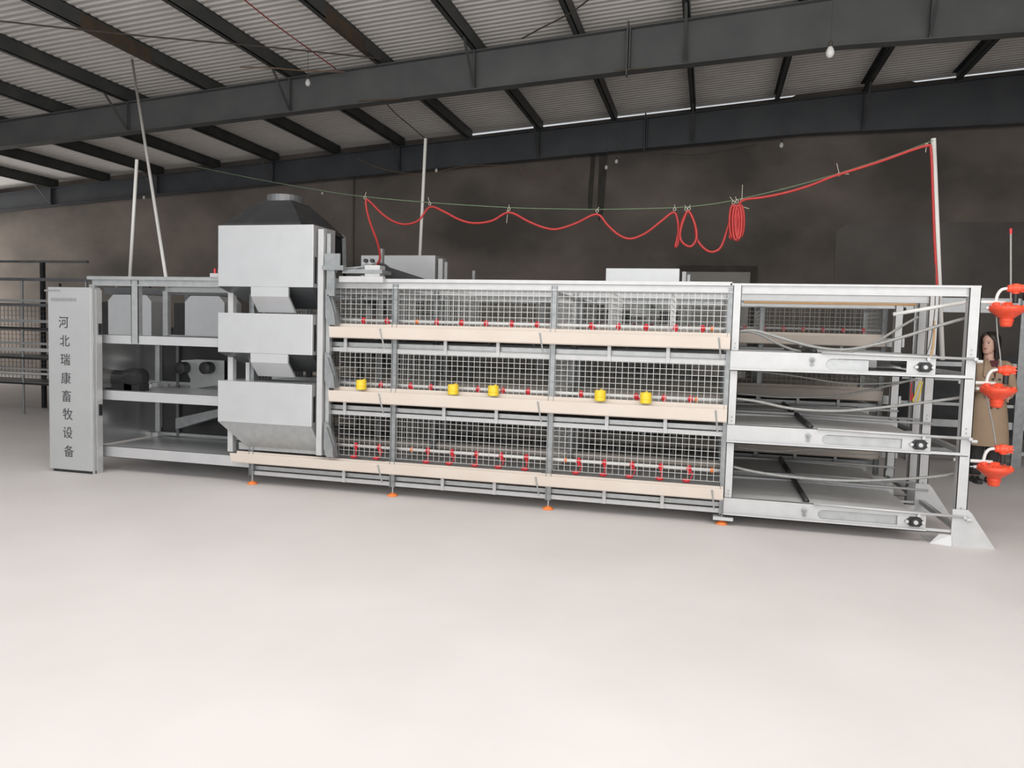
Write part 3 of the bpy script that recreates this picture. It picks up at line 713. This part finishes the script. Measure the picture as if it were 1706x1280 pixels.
tag(MB().bar(U(1684, 390, .3), U(1684, 381, .3), .010, n=8).build('riser_cap', 'red', bpy.data.objects['riser_pipe']), 'red cap')
hp = [U(1660, 528, .3), U(1662, 560, .3), U(1666, 590, .3), U(1668, 618, .3)]
one(MB().tube(hp, .006, 8, 4), 'clear_hose', 'conduit', 'thin pale hose running down from the top regulator past the person\'s shoulder', 'hose', smooth=True)
hp = [U(1642, 655, .3), U(1650, 690, .3), U(1656, 720, .3), U(1659, 742, .3)]
one(MB().tube(hp, .006, 8, 4), 'clear_hose', 'conduit', 'thin pale hose running down the coat to the lowest regulator', 'hose', smooth=True)
one(MB().bar(U(1488, 524, .3), (6.60, .3, R1.z+.045), .016, n=12), 'supply_pipe', 'white', 'white water pipe crossing the top opening of the tail frame', 'pipe', smooth=True)

# ------------------------------------------------------------------ poles, cord and red hose
pt, pb = U(220, 100, 4.1), U(279, 478, 1.10)
one(MB().bar(pb, pt, .021, n=12), 'leaning_pole', 'pole', 'long white plastic pole leaning from the left frame up to the roof', 'pole', 'white plastic poles', True)
one(MB().bar(U(216, 470, 1.10), U(228, 266, 1.10), .02, n=12), 'leaning_pole', 'pole', 'shorter white plastic pole rising just left of the long leaning one', 'pole', 'white plastic poles', True)
one(MB().bar(U(697, 480, 3.1), U(709, 231, 3.1), .022, n=12), 'leaning_pole', 'pole', 'white plastic pole rising behind the box nearest the hoppers', 'pole', 'white plastic poles', True)
one(MB().bar(U(1570, 600, 1.22), U(1555, 231, 1.22), .023, n=12), 'upright_pole', 'pole', 'white plastic pole holding the cord and red hose above the tail frame', 'pole', 'white plastic poles', True)
YC = 1.1
cordp = [(318,276),(420,297),(520,315),(600,327),(720,338),(850,346),(920,348),(995,349),(1060,348),(1125,346),(1180,341),(1236,331),(1320,311),(1400,288),(1480,262),(1555,234)]
P3 = [U(a, b, YC + (2.4*(600-a)/280 if a < 600 else 0)) for a, b in cordp]
cord = one(MB().tube(P3, .0045, 6, 3), 'green_cord', 'cord', 'thin green cord strung above the machine between the roof and the right pole', 'cord')
for (a, b, da, db) in [(608,328,2,-8),(716,338,-3,-9),(848,347,0,-6),(846,352,-2,20),(995,350,3,-5),(1124,347,0,-6),(1143,347,-2,-5),(1148,346,2,-5),(1222,336,-6,-8),(1228,334,-3,-6),(1236,332,1,-24),(1398,289,-4,-17),(1410,286,4,5),(1544,240,-2,14),(1230,342,18,6)]:
    p = U(a, b, YC-.02); q = U(a+da, b+db, YC-.02)
    m = MB(); m.tube([p+Vector((.014*math.cos(k*PI/4), 0, .016*math.sin(k*PI/4)-.01)) for k in range(8)], .0035, 5, 1, True); m.bar(p, q, .0028, n=5)
    tag(m.build('twine_tie', 'twine', cord), 'pale twine tie')
rp = [(603,455,.1),(612,449,.1),(625,444,.3),(633,430,.6),(629,405,.9),(618,375,1.),(611,350,1.05),(610,333,1.06),
      (618,338,1.07),(636,356,1.07),(655,369,1.07),(676,374,1.07),(698,367,1.07),(716,345,1.07),
      (740,353,1.07),(765,366,1.07),(790,372,1.07),(820,368,1.07),(848,354,1.07),(880,369,1.07),(905,379,1.07),(928,382,1.07),(960,372,1.07),(994,357,1.07),
      (1012,375,1.07),(1030,391,1.07),(1050,398,1.07),(1075,389,1.07),(1100,370,1.07),(1122,354,1.07),(1129,368,1.07),(1130,388,1.07),(1125,411,1.06),(1130,404,1.05),(1136,370,1.05),(1147,352,1.05),
      (1157,372,1.05),(1161,398,1.05),(1173,414,1.06),(1186,420,1.07),(1200,413,1.07),(1210,388,1.07),(1219,355,1.07),(1222,342,1.07),
      (1217,385,1.05),(1216,396,1.05),(1222,392,1.05),(1227,345,1.05),(1224,380,1.03),(1226,397,1.03),(1231,397,1.03),(1235,350,1.03),(1229,350,1.01),(1227,380,1.0),(1231,398,1.0),(1236,380,1.0),(1236,350,1.02),(1231,342,1.04),
      (1240,333,1.06),(1270,329,1.07),(1310,321,1.07),(1350,309,1.07),(1385,295,1.07),(1420,284,1.07),(1470,268,1.07),(1520,250,1.07),(1545,243,1.07),(1551,250,1.08),(1554,320,1.1),(1557,400,1.12),(1561,472,1.14),(1562,485,1.14)]
one(MB().tube([U(a, b, c) for a, b, c in rp], .0125, 8, 4), 'red_hose', 'hose', 'red hose looped along the green cord and down to the drive box', 'hose', smooth=True)
hs = bpy.data.objects['red_hose']
m = MB()
for (cx_, dy_, h_) in ((1221, 1.02, 27), (1226, 1.00, 29), (1230, .99, 28), (1234, 1.03, 26)):
    m.tube([U(cx_+5.5*math.cos(2*PI*k/12), 342+h_+h_*math.sin(2*PI*k/12), dy_) for k in range(12)], .0125, 7, 3, True)
m.build('hose_coil', 'hose', hs, True)
lp = [(1147,352),(1139,366),(1133,388),(1136,403),(1150,411),(1160,398),(1158,375)]
one(MB().tube([U(a, b, 1.02) for a, b in lp], .0125, 8, 5, True), 'red_hose_loop', 'hose', 'separate round loop of red hose tied to the cord left of the coil', 'hose', smooth=True)

# ------------------------------------------------------------------ bulbs
def bulb(px, py, y, wh, hang=True, top=.7, k=1.0):
    c = U(px, py, y)
    t = thing('light_bulb', c, wh, 'light bulb', 'bare bulbs hanging from the roof')
    MB().lathe(c, [(.006,-.062*k),(.028*k,-.052*k),(.043*k,-.025*k),(.045*k,0),(.036*k,.03*k),(.022*k,.052*k),(.02*k,.06*k)], 'z', 16).build('glass', 'bulb', t, True)
    MB().lathe(c, [(.021*k,.055*k),(.024*k,.06*k),(.024*k,.10*k),(.012*k,.12*k)], 'z', 12).build('socket', 'cable', t, True)
    zt = min(c.z+top, roofz(c.x)+.18)
    MB().bar(c+Vector((0,0,.11*k)), Vector((c.x, c.y, zt)), .0035, n=5).build('wire', 'cable', t)
bulb(513, 138, 5.2, 'white bare bulb hanging in front of the near beam at upper left', top=1.2)
bulb(1383, 87, 3.4, 'largest white bare bulb, hanging in front of the near beam at upper right', top=1.2, k=1.15)
bulb(1302, 242, 10.6, 'small white bulb just below the far beam at right, left of the tall pole', k=.95)
bulb(727, 284, 10.6, 'small white bulb just right of the pole in the middle, below the far beam', k=.75)
bulb(240, 329, 10.6, 'small white bulb between the two crossing poles at left', k=.75)
bulb(537, 322, 10.6, 'tiny dim bulb hanging over the dark funnel of the hoppers', k=.6)
bulb(1010, 279, 10.6, 'left one of two small bulbs beside the dark wall streak', k=.8)
bulb(1027, 269, 10.6, 'right one of two small bulbs beside the dark wall streak', k=.8)

# ------------------------------------------------------------------ cables under the roof
def rc(pts, r, m, label):
    P3 = []
    for a, b, y in pts:
        p = U(a, b, y)
        while p.z > roofz(p.x)-.06 and y > -3: y -= .1; p = U(a, b, y)
        P3.append(p)
    return one(MB().tube(P3, r, 6, 4), 'roof_cable', m, label, 'cable', 'cables strung under the roof', True)
rc([(-20,33,5.2),(120,48,5.2),(260,62,5.2),(420,76,5.3),(560,90,5.4),(640,98,5.5)], .012, 'cable', 'dark cable running nearly level across the roof at upper left')
rc([(398,-8,3.8),(455,38,4.3),(515,82,5.0),(560,115,5.8)], .009, 'hose', 'reddish cable slanting down to the near beam at upper left')
rc([(990,-8,4.6),(950,22,5.0),(905,45,5.3),(870,64,5.8)], .012, 'cable', 'dark rod slanting from the purlin to the near beam at top middle')
rc([(400,112,5.75),(450,113,5.75),(510,118,5.75),(575,120,5.75)], .012, 'browncable', 'rusty cable lying along the near beam top at left')
rc([(595,264,10.9),(625,278,10.9),(670,288,10.9),(715,289,10.9),(780,276,10.9),(860,278,10.9),(872,291,10.9),(900,293,10.9),(930,283,10.9),(960,261,10.9)], .010, 'browncable', 'thin brown cable sagging below the far beam in the middle')
rc([(640,168,7.5),(660,190,8.5),(690,215,9.5),(712,234,10.4)], .010, 'cable', 'thin dark cable between the two beams above the middle pole')
rc([(1100,256,10.9),(1160,258,10.9),(1220,249,10.9),(1260,241,10.9)], .008, 'cable', 'thin dark cable sagging below the far beam left of the right-hand bulb')

# ================================================================== ROWS BEHIND
D2 = 2.80
xs2 = [6.50-1.36*k for k in range(6, -1, -1)]
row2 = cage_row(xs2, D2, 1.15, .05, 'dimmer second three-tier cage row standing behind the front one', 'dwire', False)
for px in ():
    pass
tail2 = tail_frame('greyer twin tail frame standing directly behind the white front one', TX0, TX1, (1.52, 2.50), 0, False)
for y in (1.52, 2.50):
    for x in (TX0+.05, TX1-.05): MB().box(x-.04, x+.04, y-.05, y+.05, 0, .2).build('foot', 'galv', tail2)
for (z0, z1) in ((2.06, 2.15), (1.60, 1.70), (.93, 1.03), (.3, .42)):
    MB().box(6.47, 6.72, D2-.03, D2-.01, z0, z1).build('end_bracket', 'galv', row2)
# red nipples on the second row
t = thing('water_line', (5, D2+.1, 1.78), 'dull water pipe with red nipples in the top tier of the second cage row', 'water pipe')
MB().bar((-.5, D2+.1, 1.79), (6.5, D2+.1, 1.79), .013, n=8).build('pipe', 'white', t, True)
for k in range(30):
    x = 6.3-.225*k; MB().box(x-.018, x+.018, D2+.08, D2+.12, 1.76, 1.81).build('nipple', 'red', t)
hop2 = hopper_set(.22, D2, False, 'light grey hopper top behind the rail drive box, below the middle pole')
hop3 = hopper_set(3.32, 4.55, False, 'light grey feed hopper top behind the middle of the front cage row')
YW = 1.44
p, q = U(1240, 487, YW), U(1522, 503, YW)
zb_ = U(1380, 504, YW).z
b = thing('white_board', ((p.x+q.x)/2, YW, zb_), 'long white board with a timber edge along the greyer twin end frame', 'board')
MB().box(p.x, q.x, YW, YW+.03, zb_, p.z).build('panel', 'white', b)
MB().box(p.x, q.x+.02, YW-.025, YW+.03, zb_-.022, zb_).build('timber_edge', 'timber', b)
# drive ends behind the left frame
for i, (a, b_, wl) in enumerate(((180, 252, 'left'), (308, 374, 'right'))):
    p, q = U(a, 492, 2.5), U(b_, 492, 2.5); zt = 2.05
    t = thing('motor_cover', ((p.x+q.x)/2, 2.6, 0), 'grey sheet cover with clipped top corners, %s one behind the drive frame' % wl, 'machine cover', 'sheet covers behind the drive frame')
    c = .09
    m = MB().prism([(p.x, .1), (q.x, .1), (q.x, zt-c), (q.x-c, zt), (p.x+c, zt), (p.x, zt-c)], 2.5, 2.9, 'y'); m.build('cover_body', 'sheet', t)
    MB().box(p.x-.02, q.x+.02, 2.52, 2.95, 0, .1).build('base', 'dark', t)
    MB().box(p.x-.34, p.x-.01, 2.7, 2.75, .5, 1.95).build('side_panel', 'black', t)
t = thing('drive_frame', (-3.5, 3.2, 0), 'dim frame with dark rail behind the left drive frame', 'machine frame')
m = MB(); m.box(-4.6, -1.7, 3.0, 3.06, 2.08, 2.18); m.build('top_rail', 'grey', t)
for x in (-4.5, -3.15, -1.75): MB().box(x, x+.08, 3.0, 3.06, 0, 2.08).build('column', 'grey', t)
for z in (.3, .95, 1.5): MB().box(-4.5, -1.7, 3.1, 3.9, z, z+.02).build('shelf', 'galvd', t)
for z in (.3, .95, 1.5): MB().box(-4.5, -1.7, 3.02, 3.05, z-.02, z+.09).build('side_rail', 'galvd', t)

# far-left rack
t = thing('wire_rack', (-6.6, 3.7, 0), 'dark steel wire rack with bright rails standing behind the sign cabinet', 'rack')
XA, XB = -8.6, -5.35
for (x, y) in ((-7.04, 3.8), (-7.9, 3.8), (-5.35, 4.1), (-8.6, 3.8), (-5.7, 3.8)):
    MB().bar((x, y, 0), (x, y, 2.33), .02, n=8).build('post', 'galvd', t)
for (x, y) in ((-7.04, 4.6), (-5.35, 4.9), (-8.6, 4.6)):
    MB().bar((x, y, 0), (x, y, 2.33), .02, n=8).build('post', 'dark', t)
for z, h, mm in ((2.32, .05, 'grey'), (1.96, .04, 'galv'), (1.88, .05, 'grey'), (1.60, .05, 'galv'), (1.48, .04, 'dark'), (1.22, .04, 'galv'), (1.10, .06, 'bright'), (.96, .04, 'dark'), (.78, .03, 'galv'), (.70, .035, 'bright'), (.52, .03, 'dark')):
    MB().box(XA, XB, 3.78, 3.82, z, z+h).build('rail', mm, t)
for z in (1.9, 1.45, 1.0, .55):
    MB().box(XA, XB, 3.82, 4.6, z, z+.01).build('shelf', 'galvd', t)
wire_panel(XA, XB, 4.6, .5, 1.9, .09, .09, .006).build('wire_back', 'galvd', t)
t = thing('wall_shelf', (-8, 4.6, 2.6), 'dark bar raised above the far-left rack on a short post', 'rail')
MB().box(-8.8, -6.55, 4.7, 4.76, 2.72, 2.76).build('bar', 'grey', t)
MB().box(-7.60, -7.53, 4.7, 4.76, 0, 2.72).build('post', 'dark', t)

# right-hand far rails behind the person
t = thing('rear_rack', (8.4, 4.9, 0), 'dim steel rack with level rails behind the person at the right edge', 'rack')
for z, h in ((2.2, .20), (1.45, .06), (1.25, .05), (.9, .04), (.6, .10), (.25, .05)):
    MB().box(7.2, 11.0, 4.9, 4.94, z-.1, z-.1+h).build('rail', 'galv', t)
for x in (7.3, 8.62, 10.4): MB().box(x, x+.12, 4.86, 4.92, 0, 2.3).build('column', 'galvd', t)
MB().box(7.3, 11, 5.6, 5.62, .3, 1.5).build('back_panel', 'dark', t)

# ================================================================== PERSON
def ring(cx, cy, z, rx, ry, n=20, e=2.0, dy=0):
    out = []
    for k in range(n):
        a = 2*PI*k/n; c, s_ = math.cos(a), math.sin(a)
        out.append(Vector((cx+rx*math.copysign(abs(c)**(2/e), c), cy+ry*math.copysign(abs(s_)**(2/e), s_), z)))
    return out
H = 1.0
PXc = U(1649, 640, 3.3).x; PY = 3.3
t = thing('person', (PXc, PY, 0), 'person with long dark hair in a belted tan trench coat, looking left', 'person')
def W(x, y, z): return Vector((PXc+x, PY+y, z*1.045))
body = MB()
# head: facing towards -x and a little -y
fa = math.radians(222)
fd = Vector((math.cos(fa), math.sin(fa), 0)); sd = Vector((-fd.y, fd.x, 0))
hc = W(-.03, 0, 1.60)
prof = [(-.125,.035,.03,.035),(-.115,.05,.045,.03),(-.09,.062,.056,.022),(-.06,.07,.064,.012),(-.03,.078,.069,.006),(0,.086,.072,0),(.03,.092,.073,-.004),(.06,.092,.07,-.006),(.09,.08,.06,-.008),(.112,.055,.042,-.008),(.122,.02,.016,-.008)]
rings = []
for z, rf, rs, sh in prof:
    r_ = []
    for k in range(24):
        a = 2*PI*k/24; f_ = rf*math.cos(a)+sh; s_ = rs*math.sin(a)
        if abs(math.sin(a)) < .3 and math.cos(a) > 0 and -.045 < z < .02: f_ += .02*(1-abs(math.sin(a))/.3)*(1.0 if z < -.02 else .55)
        r_.append(hc+fd*f_+sd*s_+Vector((0,0,z)))
    rings.append(r_)
body.loft(rings)
body.tube([W(-.02,.01,1.38), W(-.025,.005,1.45), W(-.03,0,1.53)], lambda u: .062-.012*u, 14, 3)
# torso
body.loft([ring(PXc+.0, PY+.01, z*1.045, rx, ry) for z, rx, ry in ((.80,.15,.12),(.90,.165,.125),(1.02,.13,.105),(1.12,.14,.11),(1.25,.165,.115),(1.34,.16,.10),(1.40,.09,.07),(1.43,.06,.055))])
for sx in (-1, 1):
    body.tube([W(sx*.085,.01,.86), W(sx*.09,0,.6), W(sx*.085,.02,.46), W(sx*.08,.03,.25), W(sx*.08,.04,.08), W(sx*.08,.03,.05)], lambda u: .085-.05*u, 12, 4)
    # shoulder - elbow - wrist, forearms folded forward
    sh_, el, wr = W(sx*.185,.01,1.345), W(sx*.225,-.0,1.09), (W(-.07,-.20,1.10) if sx < 0 else W(.12,-.22,1.02))
    body.tube([sh_, (sh_+el)/2, el, (el+wr)/2, wr], lambda u: .048-.022*u, 12, 3)
    hd = (wr-el).normalized(); up_ = Vector((0,0,1)); sdv = hd.cross(up_).normalized()
    pm = wr+hd*.05
    body.tube([wr, wr+hd*.03, wr+hd*.075, wr+hd*.09], lambda u: .024+.012*math.sin(u*PI), 10, 2)
    for k in range(4):
        off = up_*(.026-.017*k); L_ = (.06,.068,.064,.05)[k]
        a0 = wr+hd*.078+off
        body.tube([a0, a0+hd*L_*.45, a0+hd*L_*.8-sdv*.014*sx, a0+hd*L_*.9-sdv*.03*sx], lambda u: .009-.0025*u, 8, 2)
    a0 = wr+hd*.03+up_*.022
    body.tube([a0, a0+up_*.022+hd*.02, a0+up_*.028+hd*.05], lambda u: .0105-.003*u, 8, 2)
for sx in (-1, 1):   # ears
    e0 = hc+sd*(.072*sx)-fd*.005
    body.tube([e0+Vector((0,0,.02)), e0+sd*.012*sx-fd*.012+Vector((0,0,.01)), e0+sd*.008*sx-fd*.006+Vector((0,0,-.025))], .008, 6, 3)
bo = body.build('body', 'skin', t, True)
for sx in (-1, 1):
    ec = hc+fd*.077+sd*.032*sx+Vector((0,0,.006))
    MB().lathe(ec, [(.001,-.006),(.010,-.003),(.012,0),(.010,.003),(.001,.006)], 'z', 10).build('eye', 'hair', t, True)
    b0 = hc+fd*.083+Vector((0,0,.026)); MB().bar(b0+sd*.018*sx-fd*.0, b0+sd*.048*sx-fd*.012, .006, .005).build('eyebrow', 'hair', t)
MB().bar(hc+fd*.084+sd*.02+Vector((0,0,-.062)), hc+fd*.084-sd*.02+Vector((0,0,-.062)), .012, .01).build('mouth', 'lip', t)
# hair: shell over the crown, falling behind and beside the face to the chest
hr = []
for z, ro, op in ((.135,.02,0),(.128,.055,0),(.105,.085,.15),(.075,.104,.6),(.03,.108,.95),(-.03,.108,1.05),(-.09,.106,1.15),(-.15,.102,1.2),(-.21,.098,1.25),(-.27,.09,1.3),(-.31,.075,1.35)):
    r_ = []
    for k in range(20):
        u = k/19; a = op+(2*PI-2*op)*u
        r_.append((a, ro, z))
    hr.append(r_)
outer = []; 
for r_ in hr:
    outer.append([hc-fd*.012+fd*(ro*math.cos(a)*(1.0 if z > -.05 else .8))+sd*(ro*.93*math.sin(a))+Vector((0,0,z)) for a, ro, z in r_])
hm = MB(); n = 20
v = [p for r_ in outer for p in r_]; f = []
for i in range(len(outer)-1):
    for k in range(n-1): f.append((i*n+k, i*n+k+1, (i+1)*n+k+1, (i+1)*n+k))
hm.add(v, f)
ho = hm.build('hair', 'hair', t, True); sm = ho.modifiers.new('thickness', 'SOLIDIFY'); sm.thickness = .022; sm.offset = 0
# coat
cr = [(.44,.235,.19),(.60,.225,.185),(.78,.205,.17),(.92,.185,.155),(1.0,.155,.13),(1.04,.155,.13),(1.14,.175,.145),(1.25,.20,.145),(1.33,.205,.125),(1.38,.15,.10),(1.405,.10,.085)]
cm = MB(); cm.loft([ring(PXc, PY+.0, z*1.045, rx, ry, 24, 2.3) for z, rx, ry in cr], cap=False)
for sx in (-1, 1):
    sh_, el, wr = W(sx*.18,.01,1.335), W(sx*.235,-.0,1.09), (W(-.07,-.20,1.10) if sx < 0 else W(.12,-.22,1.02))
    cm.tube([sh_+Vector((-sx*.06,0,.01)), sh_, (sh_+el)/2, el, (el+wr)/2, wr-(wr-el).normalized()*.02], lambda u: .070-.018*u, 12, 3)
co = cm.build('trench_coat', 'coat', t, True)
m = MB(); m.loft([ring(PXc, PY, z*1.045, .162, .137, 24, 2.3) for z in (.995, 1.045)], cap=False); m.box(PXc-.09, PXc-.04, PY-.155, PY-.14, 1.03, 1.10)
m.build('belt', 'coat', co, True)
m = MB()
for sx in (-1, 1):
    m.add([W(sx*.015,-.15,1.12), W(sx*.12,-.15,1.24), W(sx*.10,-.11,1.40), W(sx*.055,-.06,1.43), W(sx*.03,-.12,1.3)], [(0,1,2,3,4)])
lo = m.build('lapel', 'coat', co); sm = lo.modifiers.new('thickness', 'SOLIDIFY'); sm.thickness = .012
m = MB()
for (x, z) in ((-.02, 1.20), (.05, 1.20), (-.02, .88), (.05, .88)): m.lathe(W(x, -.163 if z < 1.1 else -.155, z), [(.013, 0), (.013, -.01)], 'y', 10)
m.build('button', 'dark', co)
MB().add([W(-.05,-.10,1.41), W(.05,-.10,1.41), W(0,-.16,1.20)], [(0,1,2)]).build('shirt', 'shirt', t)
m = MB()
for sx in (-1, 1): m.tube([W(sx*.09,.0,.80), W(sx*.088,.01,.46), W(sx*.082,.03,.25), W(sx*.08,.04,.09)], lambda u: .095-.035*u, 12, 4)
m.build('trousers', 'cloth', t, True)
for sx in (-1, 1):
    m = MB(); c = W(sx*.08, .0, 0); m.loft([[c+Vector((a*.042, b-.07, z)) for a, b in ((-1,.16),(1,.16),(1.1,0),(.7,-.08),(-.7,-.08),(-1.1,0))] for z in (0.0, .05)]); m.tube([W(sx*.08,.04,.03), W(sx*.08,.04,.12)], .045, 10, 2)
    m.build('shoe', 'black', t)
